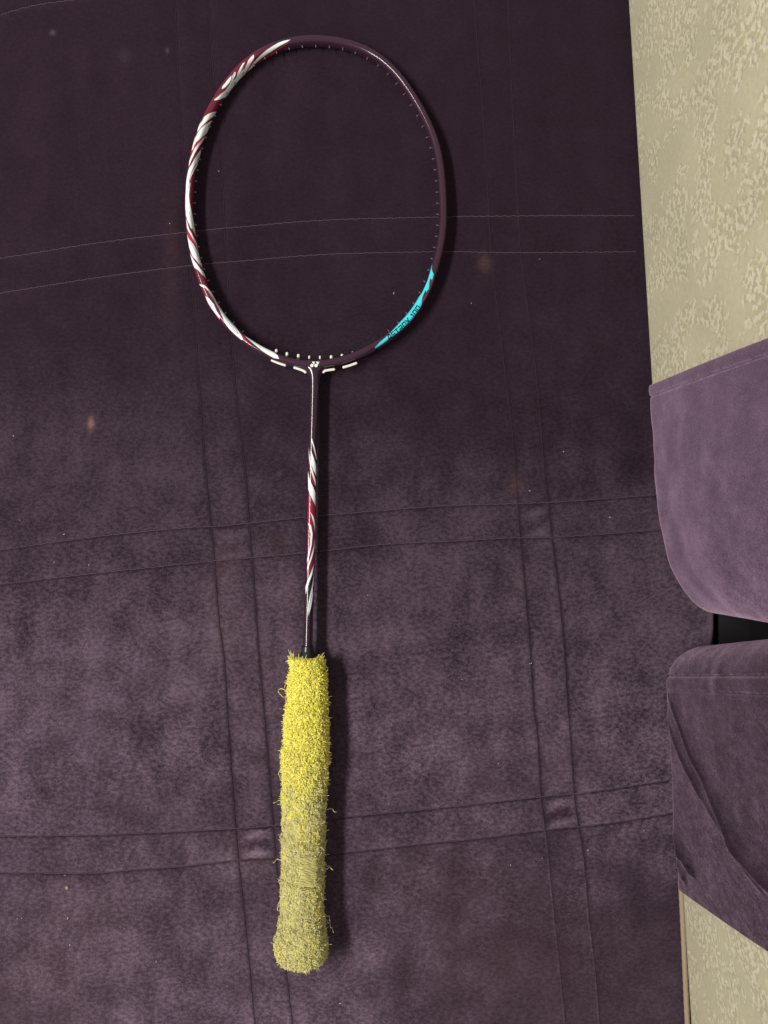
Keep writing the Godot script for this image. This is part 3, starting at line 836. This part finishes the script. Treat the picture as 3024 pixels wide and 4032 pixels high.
func build_cushions() -> void:
	var lilac := velvet_cushion(Color(0.060, 0.047, 0.062), 0.95, 31)
	var purple_shaded := velvet_cushion(Color(0.021, 0.016, 0.0195), 0.56, 41)  # darker copy of the purple velvet: shading of this end put into colour
	var beige := embossed_beige(Color(0.465, 0.430, 0.285), Color(0.560, 0.530, 0.385), 51)
	beige.uv1_scale = Vector3(1, 1, 1)
	var welt := plain(Color(0.30, 0.24, 0.16), 0.85, 0.2)
	var thread := plain(Color(0.02, 0.01, 0.018), 0.9, 0.1)
	var nq := 120

	# upper cushion: a beige panel and a purple end
	var a_end := 0.4435
	var hem := 0.280
	var c1 := thing("back_cushion", "back cushion with a pale beige panel and a smooth lilac velvet end, upper right", "cushion", face_local(0.2, 0.05, 0.0))
	var off := -c1.position
	var none := func(_z, _h, _a): return 0.0
	var inset_a := func(a: float) -> float:
		var t := clampf((a - (a_end - 0.085)) / 0.085, 0.0, 1.0)
		return 0.030 * (1.0 - sqrt(maxf(0.0, 1.0 - t * t)))
	var shear_a := func(a: float, h: float) -> float: return a + lerpf(0.03, -0.06, smooth(hem, a_end, a)) * h
	var dent := FastNoiseLite.new()
	dent.seed = 9
	dent.frequency = 14.0
	dent.fractal_octaves = 2
	var skin := func(z: float, h: float, a: float) -> float:
		return 0.0022 + dent.get_noise_2d(z * 1.3, h) * 0.0012 * smooth(hem + 0.006, hem + 0.03, a) - 0.0012 * exp(-pow((a - hem - 0.0085) / 0.0009, 2.0)) + 0.0006 * exp(-pow((a - hem - 0.004) / 0.003, 2.0)) - 0.002 * smooth(hem + 0.0008, hem, a)
	obj("beige_panel", cushion_part(spread(-0.16, hem + 0.004, 60), func(_a): return 0.0, none, shear_a, nq, 0.30, 0.0), beige, c1, off)
	var la := spread(hem, hem + 0.014, 30)
	la.append_array(spread(hem + 0.016, a_end - 0.03, 40))
	for i in 26:
		la.append(a_end - 0.03 + 0.03 * sin(PI / 2 * (i + 1) / 26.0))
	obj("velvet_end", cushion_part(la, inset_a, skin, shear_a, nq, 0.32), lilac, c1, off)
	obj("velvet_end_cap", end_cap(a_end, 0.030, skin, shear_a, nq, false), lilac, c1, off)
	var seam := PackedVector3Array()
	for i in 60:
		var c := cushion_point(hem + 0.0085, lerpf(0.17, 0.9, i / 59.0), 0.0, 0.0)
		seam.append(face_local(shear_a.call(hem + 0.0085, c.z), c.y - 0.0003, c.z))
	obj("hem_seam", tube(seam, 0.0004, 5), thread, c1, off)

	# lower cushion: a creased purple end, then beige
	var b_end := 0.470
	var edge := 0.6425
	var c2 := thing("back_cushion", "back cushion with a creased purple velvet end darkened as in shade and tan panel, lower right", "cushion", face_local(0.62, 0.05, 0.0))
	off = -c2.position
	var inset_b := func(a: float) -> float:
		var t := clampf((b_end + 0.028 - a) / 0.028, 0.0, 1.0)
		return 0.022 * (1.0 - sqrt(maxf(0.0, 1.0 - t * t)))
	var shear_b := func(a: float, h: float) -> float: return a - lerpf(0.20, 0.24, smooth(b_end, edge, a)) * minf(h, 0.22)
	var creased := func(z: float, h: float, a: float) -> float:
		var out := 0.003 + dent.get_noise_2d(z * 1.2 + 3.0, h) * 0.0009 * smooth(edge, edge - 0.04, a) + fold_lift(z + FACE_AT.z, h) * 1.0 * smooth(-0.004, 0.035, h) * smooth(b_end + 0.02, b_end + 0.045, a)
		out -= 0.0016 * exp(-pow((a - b_end - 0.0195) / 0.0010, 2.0)) + 0.0009 * exp(-pow((a - b_end - 0.0295) / 0.0009, 2.0))
		out += 0.0003 * sin(h * 170.0 + 1.0 + sin(h * 61.0) * 2.0) * exp(-pow((a - b_end - 0.022) / 0.012, 2.0))
		return out - 0.003 * smooth(edge - 0.0012, edge, a)
	var lb := PackedFloat32Array()
	for i in 24:
		lb.append(b_end + 0.018 * (1.0 - cos(PI / 2 * i / 24.0)))
	lb.append_array(spread(b_end + 0.018, b_end + 0.032, 30))
	lb.append_array(spread(b_end + 0.0335, edge - 0.004, 150))
	lb.append_array(spread(edge - 0.003, edge, 10))
	obj("velvet_end", cushion_part(lb, inset_b, creased, shear_b, 400, 0.32, 0.42), purple_shaded, c2, off)
	obj("velvet_end_cap", end_cap(b_end, 0.022, creased, shear_b, 400, true), purple_shaded, c2, off)
	obj("beige_panel", cushion_part(spread(edge - 0.006, 0.90, 50), func(_a): return 0.0, none, shear_b, nq, 0.30, 0.60), beige, c2, off)
	var path := PackedVector3Array()
	for i in 120:
		var a := lerpf(0.634, 0.90, i / 119.0)
		path.append(face_local(a, 0.0022 - 0.0016 * smooth(0, 60, i) + 0.00012 * sin(i * 2.6), 0.0030 + 0.00015 * sin(i * 1.7)))
	obj("welt", tube(path, 0.0021, 8), welt, c2, off)

func build_racket() -> void:
	var racket := thing("badminton_racket", "unstrung badminton racket, red and white swirls on dark frame, fuzzy yellow grip", "badminton racket", ROOT)
	var off := -ROOT
	# painted loop: left half with swirls, right half dark with a turquoise decal
	var dark := Color(0.037, 0.013, 0.029).linear_to_srgb()
	var maroon := Color(0.135, 0.012, 0.028).linear_to_srgb()
	var crimson := Color(0.42, 0.02, 0.045).linear_to_srgb()
	var white := Color(0.79, 0.87, 0.865).linear_to_srgb()
	var tw := 2048
	var th := 128
	var left := Image.create(tw, th, false, Image.FORMAT_RGB8)
	var half_s := loop_s[360]
	for x in tw:
		var s := half_s * x / tw
		var k := smooth(0.075, 0.15, s) * smooth(0.47, 0.41, s)
		left.fill_rect(Rect2i(x, 0, 1, th), dark.lerp(maroon, k))
	paint(left, STRIPES_RED, 0.0, half_s, crimson)
	paint(left, STRIPES_WHITE, 0.0, half_s, white)
	paint(left, STRIPES_DARK, 0.0, half_s, Color(0.02, 0.015, 0.02))
	# hairlines in the white, as the print has
	for line in PRINT_LINES:
		var k := Vector2(tw / half_s, th / 360.0)
		for i in line.size() - 1:
			stroke(left, line[i] * k + Vector2(0, th / 4.0), line[i + 1] * k + Vector2(0, th / 4.0), Vector2(1.7, 0.75), Color(0.50, 0.36, 0.42))
	var right := Image.create(tw, th, false, Image.FORMAT_RGB8)
	right.fill(dark)
	var turquoise := Color(0.055, 0.66, 0.76).linear_to_srgb()
	paint(right, DECAL_CRIMSON, half_s, 1.0, Color(0.2, 0.03, 0.06).linear_to_srgb())
	paint(right, DECAL_CYAN, half_s, 1.0, turquoise)
	write_on_decal(right, half_s)
	var mesh := ArrayMesh.new()
	mesh.add_surface_from_arrays(Mesh.PRIMITIVE_TRIANGLES, frame_half(0, 360))
	mesh.add_surface_from_arrays(Mesh.PRIMITIVE_TRIANGLES, frame_half(360, 720))
	mesh.surface_set_material(0, lacquer(ImageTexture.create_from_image(left)))
	mesh.surface_set_material(1, lacquer(ImageTexture.create_from_image(right)))
	var frame := obj("frame", mesh, null, racket, off)

	# shaft: flares into the throat, runs to the cap
	var st_img := Image.create(128, 1024, false, Image.FORMAT_RGB8)
	st_img.fill(Color(0.026, 0.009, 0.021).linear_to_srgb())
	var z0 := -0.1055
	var z1 := 0.1000
	for set in [[SHAFT_RED, maroon.lerp(crimson, 0.35)], [SHAFT_WHITE, white]]:
		for poly in set[0]:
			var q := PackedVector2Array()
			for v: Vector2 in poly:
				q.append(Vector2((v.y + 90.0) / 360.0 * 128.0, (v.x * 0.001 - z0) / (z1 - z0) * 1024.0))
			fill(st_img, q, set[1])
	var p := PackedVector3Array()
	var uv := PackedVector2Array()
	var nz := 140
	var sides := 40
	for i in nz:
		var t := float(i) / (nz - 1)
		var z := lerpf(z0, z1, t * t * 0.6 + t * 0.4)
		var x := SHAFT_A.x + (z - SHAFT_A.y) * SHAFT_SLOPE
		var into := clampf((z - z0 - 0.0022) / 0.0125, 0.0, 1.0)
		var wide := 0.0034 + 0.0085 * (1.0 - sqrt(1.0 - pow(1.0 - into, 2.2))) + 0.0004 * smooth(0.03, 0.0, z - z0)
		var high := 0.0034 + 0.0007 * smooth(0.018, 0.0, z - z0)
		for j in sides + 1:
			var q := -PI / 2 + TAU * (j % sides) / sides
			p.append(Vector3(x + wide * cos(q), axis_height(z) + high * sin(q), z))
			uv.append(Vector2(float(j) / sides, (z - z0) / (z1 - z0)))
	obj("shaft", grid(p, nz, sides + 1, false, true, true, uv), lacquer(ImageTexture.create_from_image(st_img)), racket, off)

	# cap between shaft and grip
	p = PackedVector3Array()
	var rings := [[0.0945, 0.0002], [0.0945, 0.0040], [0.0950, 0.0043], [0.0975, 0.0043], [0.0985, 0.0046], [0.103, 0.0062], [0.108, 0.0085], [0.114, 0.0105]]
	for g in rings:
		var z: float = g[0]
		var x := SHAFT_A.x + (z - SHAFT_A.y) * SHAFT_SLOPE
		for j in 33:
			var q := TAU * (j % 32) / 32
			p.append(Vector3(x + g[1] * cos(q), axis_height(z) + 0.0006 + g[1] * sin(q), z))
	obj("cap", grid(p, rings.size(), 33, false, true, true), plain(Color(0.012, 0.012, 0.012), 0.28), racket, off)

	# emblem on the throat: two triangles over two discs, raised a hair
	var wm := plain(Color(0.86, 0.86, 0.86), 0.45)
	var top := axis_height(-0.103) + HALF_HIGH + 0.00008
	for k in 2:
		var disc := CylinderMesh.new()
		disc.top_radius = 0.00112
		disc.bottom_radius = 0.00112
		disc.height = 0.0003
		disc.radial_segments = 28
		disc.rings = 1
		var e: Vector2 = EMBLEM[k] * 0.001
		obj("emblem", disc, wm, racket, off + Vector3(e.x, top, e.y))
	for k in 2:
		var st := SurfaceTool.new()
		st.begin(Mesh.PRIMITIVE_TRIANGLES)
		var tri := []
		for i in 3:
			var v: Vector2 = EMBLEM[2 + 3 * k + i] * 0.001
			tri.append(v)
		for i in 3:
			var a: Vector2 = tri[i]
			var b: Vector2 = tri[(i + 1) % 3]
			for v in [Vector3(a.x, -0.00015, a.y), Vector3(b.x, 0.00015, b.y), Vector3(a.x, 0.00015, a.y), Vector3(a.x, -0.00015, a.y), Vector3(b.x, -0.00015, b.y), Vector3(b.x, 0.00015, b.y)]:
				st.add_vertex(v)
		for i in [0, 1, 2]:
			st.add_vertex(Vector3(tri[i].x, 0.00015, tri[i].y))
		st.generate_normals()
		obj("emblem", st.commit(), wm, racket, off + Vector3(0, top, 0))

	# string holes: pale pegs and strips at the throat, small black ones round the loop
	var ivory := plain(Color(0.80, 0.79, 0.72), 0.4)
	for v: Vector2 in PEGS:
		var base := v * 0.001
		var dirn := (Vector2(HEAD_CENTRE.x, HEAD_CENTRE.y + 0.03) - base).normalized()
		dirn = Vector2(dirn.x * 0.25, dirn.y).normalized()
		var a := base - dirn * 0.0012
		var b := base + dirn * 0.0006
		var y := axis_height(base.y) + 0.0003
		var path := PackedVector3Array([Vector3(a.x, y, a.y), Vector3(base.x, y, base.y), Vector3(b.x, y + 0.0001, b.y)])
		obj("string_peg", tube(path, 0.00108 if absf(base.x + 0.047) > 0.008 else 0.0007, 10, 0.12), ivory, racket, off)
	for s in STRIPS:
		var raw := []
		for v: Vector2 in s:
			raw.append(v)
		var path := PackedVector3Array()
		for v in spline2(raw, 0.8):
			path.append(Vector3(v.x * 0.001, axis_height(v.y * 0.001) + 0.0004, v.y * 0.001))
		obj("string_strip", tube(path, 0.00095, 10), ivory, racket, off)
	var black := plain(Color(0.040, 0.039, 0.038), 0.35)
	var small := tube(PackedVector3Array([Vector3(0, 0, -0.0008), Vector3(0, 0, 0.0006), Vector3(0, 0, 0.0017)]), 0.00075, 8, 0.25)
	var i := 60
	while i < 662:
		var base := loop_at[i] - loop_out[i] * (HALF_WIDE - 0.0001)
		var g := obj("string_grommet", small, black, racket)
		var inward := Vector3(-loop_out[i].x, 0, -loop_out[i].y)
		g.basis = Basis(Vector3.UP.cross(inward), Vector3.UP, inward)
		g.position = off + Vector3(base.x, axis_height(base.y) + 0.0004, base.y)
		i += 10

func write_on_decal(im: Image, half_s: float) -> void:
	# "ASTROX 100" in wide strokes; x runs along the word, y from the foot (0) to the top (1) of the letters
	var glyphs := {
		"A": [[0.0, 0.0, 0.1, 0.35], [0.1, 0.35, 0.42, 1.0], [0.42, 1.0, 0.95, 1.0], [0.95, 1.0, 0.95, 0.0], [0.35, 0.38, 0.95, 0.38]],
		"S": [[0.95, 1.0, 0.1, 1.0], [0.1, 1.0, 0.1, 0.55], [0.1, 0.55, 0.95, 0.5], [0.95, 0.5, 0.95, 0.0], [0.95, 0.0, 0.0, 0.0]],
		"T": [[0.0, 1.0, 1.0, 1.0], [0.5, 1.0, 0.5, 0.0]],
		"R": [[0.05, 0.0, 0.05, 0.5], [0.05, 1.0, 0.95, 1.0], [0.95, 1.0, 0.95, 0.5], [0.95, 0.5, 0.05, 0.5], [0.5, 0.5, 0.98, 0.0]],
		"O": [[0.05, 0.0, 0.05, 1.0], [0.05, 1.0, 0.95, 1.0], [0.95, 1.0, 0.95, 0.0], [0.95, 0.0, 0.05, 0.0]],
		"X": [[0.0, 0.0, 1.0, 1.0], [0.0, 1.0, 1.0, 0.0]],
		"1": [[0.3, 0.85, 0.6, 1.0], [0.6, 1.0, 0.6, 0.0]],
		"0": [[0.05, 0.0, 0.05, 1.0], [0.05, 1.0, 0.95, 1.0], [0.95, 1.0, 0.95, 0.0], [0.95, 0.0, 0.05, 0.0]],
	}
	var ink := Color(0.03, 0.05, 0.07)
	var word := "ASTROX 100"
	var s := 0.9165
	var step := (0.9165 - 0.8665) / 9.55
	for ch in word:
		var wide := step * 0.74
		if ch == " ":
			s -= step * 0.45
			continue
		for g in glyphs[ch]:
			var q := []
			for k in 2:
				var lx: float = g[2 * k]
				var ly: float = g[2 * k + 1]
				q.append(Vector2((s - lx * wide - half_s) / (1.0 - half_s) * im.get_width(), (lerpf(TEXT_FOOT, TEXT_TOP, ly) + 90.0) / 360.0 * im.get_height()))
			stroke(im, q[0], q[1], Vector2(1.8, 1.9) if ch != "X" else Vector2(2.2, 2.1), ink)
		s -= step if ch != "1" else step * 0.85

const TEXT_FOOT := 42.0
const TEXT_TOP := 96.0

# ------------------------------------------------------------------ the towel grip

func grip_at(z: float) -> Vector3:
	# x of the axis, half width, height of the axis
	var mm := z * 1000.0
	var n: int = GRIP.size()
	for i in n - 1:
		var a: Vector3 = GRIP[i]
		var b: Vector3 = GRIP[i + 1]
		if mm <= b.y or i == n - 2:
			var t := clampf((mm - a.y) / (b.y - a.y), 0.0, 1.0)
			return Vector3(lerpf(a.x, b.x, t), lerpf(a.z, b.z, t), 0.0) * 0.001
	return Vector3.ZERO

func grip_surface(z: float, q: float, lump: FastNoiseLite, out := 0.0) -> Vector3:
	var z_end := 0.3165
	var g := grip_at(minf(z, 0.3104))
	var r := g.y - 0.0015
	if z > 0.3030:
		# the butt rounds over
		var t := clampf((z - 0.3030) / (z_end - 0.3030), 0.0, 1.0)
		r = (0.0189 - 0.0015) * pow(maxf(0.0, 1.0 - pow(t, 3.4)), 1.0 / 2.6)
	# eight soft sides, lumpy towelling and a wrap that overlaps
	var oct := 1.0 + 0.012 * cos(q * 8.0)
	var wrap := fposmod(z / 0.030 + q / TAU * 0.55 + 0.3, 1.0)
	var groove := -0.0026 * exp(-pow((wrap - 0.02) / 0.028, 2.0)) + 0.0008 * (1.0 - wrap)
	r = r * oct + (lump.get_noise_3d(z * 900.0, cos(q) * 9.0, sin(q) * 9.0) * 0.0011 + groove) * smooth(0.0, 0.006, r) + out
	var base := 0.0165 + 0.0007 * smooth(0.28, 0.31, z)
	return Vector3(g.x + r * cos(q), base + r * sin(q) * 0.94, z)

func towel_colour(z: float, q: float, n: FastNoiseLite) -> Color:
	var yellow := Color(0.88, 0.82, 0.155)
	var straw := Color(0.80, 0.75, 0.21)
	var khaki := Color(0.62, 0.58, 0.245)
	var k := smooth(0.125, 0.255, z + 0.035 * n.get_noise_3d(z * 260.0, cos(q) * 3.0, sin(q) * 3.0)) 
	var c := yellow.lerp(straw, clampf(k * 2.0, 0.0, 1.0)).lerp(khaki, clampf(k * 2.0 - 0.8, 0.0, 1.0))
	var clump := n.get_noise_3d(z * 1100.0, cos(q) * 11.0 + 40.0, sin(q) * 11.0)
	if z > 0.16:
		c = c.lerp(Color(0.82, 0.75, 0.16), smooth(0.15, 0.45, clump) * 0.75)
	c = c.lerp(Color(0.54, 0.50, 0.23), smooth(0.1, 0.5, -clump) * 0.55 * smooth(0.10, 0.2, z))
	return c

func build_grip() -> void:
	var racket := get_node("badminton_racket")
	var off := -ROOT
	var lump := FastNoiseLite.new()
	lump.seed = 77
	lump.frequency = 0.35
	var tint := FastNoiseLite.new()
	tint.seed = 78
	tint.frequency = 0.12
	# the cloth under the pile
	var p := PackedVector3Array()
	var nz := 260
	var sides := 96
	var z0 := 0.1020
	var z1 := 0.3165
	var st_cols := PackedColorArray()
	for i in nz:
		var z := lerpf(z0, z1, float(i) / (nz - 1))
		for j in sides + 1:
			var q := TAU * (j % sides) / sides
			var v := grip_surface(z, q, lump)
			if i == 0:
				v = Vector3(grip_at(z).x, 0.0165, z)
			p.append(v)
			var c := towel_colour(z, q, tint) * 0.95
			st_cols.append(c)
	var arr := grid_arrays(p, nz, sides + 1, false, true, true)
	arr[Mesh.ARRAY_COLOR] = st_cols
	var cloth := ArrayMesh.new()
	cloth.add_surface_from_arrays(Mesh.PRIMITIVE_TRIANGLES, arr)
	var cm := StandardMaterial3D.new()
	cm.vertex_color_use_as_albedo = true
	cm.roughness = 1.0
	cm.metallic_specular = 0.1
	var grip := obj("towel_grip", cloth, cm, racket, off)

	# the pile: thousands of short loops and tufts
	var loops := []
	for k in 3:
		var path := PackedVector3Array()
		for i in 7:
			var t := i / 6.0
			path.append(Vector3(0.00070 * (t - 0.5) * 2.0 * (1.0 - 0.5 * t * k), 0.0020 * sin(PI * (0.12 + 0.76 * t)) - 0.0004, 0.0005 * sin(t * 5.0 + k * 2.0)))
		loops.append(tube(path, 0.00029, 5))
	var tuft := PackedVector3Array()
	for i in 6:
		var t := i / 5.0
		tuft.append(Vector3(0.0009 * t * t, 0.0032 * t - 0.0003, 0.0004 * sin(t * 4.0)))
	loops.append(tube(tuft, 0.00030, 5, 0.5))
	var fm := StandardMaterial3D.new()
	fm.vertex_color_use_as_albedo = true
	fm.roughness = 1.0
	fm.metallic_specular = 0.1
	fm.backlight_enabled = true
	fm.backlight = Color(0.35, 0.35, 0.35)
	for k in loops.size():
		var where := []
		var cols := []
		var count := 6500
		while where.size() < count:
			var z := lerpf(0.1022, 0.3163, rng.randf())
			var q := rng.randf() * TAU
			if sin(q) < -0.75:
				continue
			var bare := smooth(0.008, 0.0, Vector2((z - 0.2490) * 0.85, (q - 1.15) * 0.017).length() - 0.0055)
			if rng.randf() < bare:
				continue
			var v := grip_surface(z, q, lump)
			var dz := grip_surface(z + 0.0006, q, lump) - v
			var dq := grip_surface(z, q + 0.03, lump) - v
			var n := dq.cross(dz).normalized()
			var mid := Vector3(grip_at(minf(z, 0.31)).x, 0.0165, minf(z, 0.31))
			if n.dot(v - mid) < 0:
				n = -n
			var low := smooth(0.16, 0.23, z)
			var wrap := fposmod(z / 0.030 + q / TAU * 0.55 + 0.3, 1.0)
			if absf(wrap - 0.02) < 0.022 and rng.randf() < 0.88:
				continue
			# the pile lies in matted locks that share a direction
			var flow := 1.2 + 2.6 * lump.get_noise_3d(z * 420.0, cos(q) * 4.0 + 9.0, sin(q) * 4.0) * PI
			var across := Vector3(-sin(q), cos(q), 0.0)
			var lock := (across * cos(flow) + Vector3(0, 0, 1) * (sin(flow) + 0.5)) * lerpf(1.0, 3.0, low)
			var lean := lock + Vector3(rng.randf_range(-0.5, 0.5), rng.randf_range(-0.4, 0.3), rng.randf_range(-0.5, 0.6))
			var upv := (n + lean * 0.9).normalized()
			var side := upv.cross(Vector3(rng.randf_range(-1, 1), rng.randf_range(-1, 1), rng.randf_range(-1, 1))).normalized()
			var size := rng.randf_range(0.7, 1.35) * lerpf(1.0, 0.8, low)
			where.append(Transform3D(Basis(side, upv, side.cross(upv)).scaled_local(Vector3(size, size * lerpf(1.0, 1.25, low), size)), v + n * 0.0001))
			var c := towel_colour(z, q, tint)
			var tone := rng.randf_range(0.86, 1.10)
			cols.append(Color(c.r * tone, c.g * tone, c.b * tone * rng.randf_range(0.85, 1.25)))
		var mm := MultiMesh.new()
		mm.transform_format = MultiMesh.TRANSFORM_3D
		mm.use_colors = true
		mm.mesh = loops[k]
		mm.instance_count = where.size()
		for i in where.size():
			mm.set_instance_transform(i, where[i])
			mm.set_instance_color(i, cols[i])
		var mi := MultiMeshInstance3D.new()
		mi.name = numbered("towel_pile", racket)
		mi.multimesh = mm
		mi.material_override = fm
		mi.set_meta("kind", "stuff")
		racket.add_child(mi, true)
		mi.position = off

	# loose threads that stand out from the grip
	var ym := plain(Color(0.80, 0.72, 0.26), 1.0, 0.1)
	var km := plain(Color(0.62, 0.57, 0.33), 1.0, 0.1)
	for t in THREADS:
		var raw := []
		for v: Vector2 in t:
			raw.append(v)
		var line := spline2(raw, 0.5)
		var path := PackedVector3Array()
		for i in line.size():
			var v := line[i] * 0.001
			path.append(Vector3(v.x + 0.0002 * sin(i * 1.3), 0.014 + 0.0015 * sin(i * 0.45 + v.y * 900.0), v.y))
		if path.size() > 2:
			obj("loose_thread", tube(path, 0.00033, 5, 0.3), ym if line[0].y < 200.0 else km, racket, off)
	# shorter frayed ends along both sides and round the torn upper edge
	for k in 64:
		var z := rng.randf_range(0.106, 0.312)
		var q := (0.15 if rng.randf() < 0.5 else PI - 0.15) + rng.randf_range(-0.5, 0.5)
		var out := rng.randf_range(0.0015, 0.0042)
		var drift := Vector3(rng.randf_range(-0.5, 0.5), rng.randf_range(-0.2, 0.4), rng.randf_range(-1.0, 1.0))
		var from := grip_surface(z, q, lump)
		if k >= 36:
			q = PI * (k - 36) / 27.0
			z = 0.1022
			from = grip_surface(z + 0.0008, q, lump)
			out = rng.randf_range(0.0005, 0.0016)
			drift = Vector3(rng.randf_range(-0.5, 0.5), 0.0, -rng.randf_range(0.4, 1.8) * (1.0 + 0.6 * smooth(1.4, 2.6, q)))
		var push := Vector3(cos(q), sin(q) * 0.6, 0.0)
		var path := PackedVector3Array()
		var curl := rng.randf_range(-1.0, 1.0)
		for i in 8:
			var t := i / 7.0
			path.append(from + (push * out * t + drift * 0.0024 * t * t) + Vector3(0, 0, curl * 0.0014 * sin(t * 3.0)))
		obj("frayed_end", tube(path, rng.randf_range(0.00020, 0.00032), 5, 0.4), ym if z < 0.2 else km, racket, off)
	# the bare woven patch: fine cross ribs
	var ribs := SurfaceTool.new()
	ribs.begin(Mesh.PRIMITIVE_TRIANGLES)
	for k in 22:
		var z := 0.2375 + k * 0.00105
		var path := PackedVector3Array()
		for i in 13:
			var q := lerpf(0.72 + 0.16 * sin(k * 1.9) * sin(k * 0.7), 1.58 + 0.2 * sin(k * 1.3 + 1.0) * sin(k * 0.55), i / 12.0)
			path.append(grip_surface(z + 0.0012 * (q - 1.0) + 0.00012 * sin(i * 2.1 + k), q, lump, 0.0013 + 0.00012 * sin(i * 3.1 + PI * k)))
		ribs.append_from(tube(path, 0.00042, 5), 0, Transform3D.IDENTITY)
	obj("woven_patch", ribs.commit(), plain(Color(0.60, 0.55, 0.23), 1.0, 0.1), racket, off)

func build_specks() -> void:
	var st := SurfaceTool.new()
	st.begin(Mesh.PRIMITIVE_TRIANGLES)
	for v: Vector2 in SPECKS:
		var path := PackedVector3Array()
		var turn := rng.randf() * TAU
		var long := rng.randf_range(0.0003, 0.0008)
		for i in 5:
			var t := i / 4.0 - 0.5
			path.append(Vector3(v.x * 0.001 + cos(turn + t) * t * 2.0 * long, 0.0004, v.y * 0.001 + sin(turn + t) * t * 2.0 * long))
		st.append_from(tube(path, rng.randf_range(0.00010, 0.00021), 5), 0, Transform3D.IDENTITY)
	var lint := obj("lint", st.commit(), plain(Color(0.62, 0.58, 0.50), 0.9), self)
	tag(lint, "tiny pale lint specks scattered over the purple seat", "lint")
	lint.set_meta("kind", "stuff")
	var crumb := SphereMesh.new()
	crumb.radius = 0.0014
	crumb.height = 0.0016
	crumb.radial_segments = 14
	crumb.rings = 7
	var c := obj("crumb", crumb, plain(Color(0.26, 0.21, 0.14), 0.9), self, Vector3(-0.229, 0.0004, 0.2715))
	tag(c, "dry tan crumb on the seat left of the grip's butt end", "crumb")
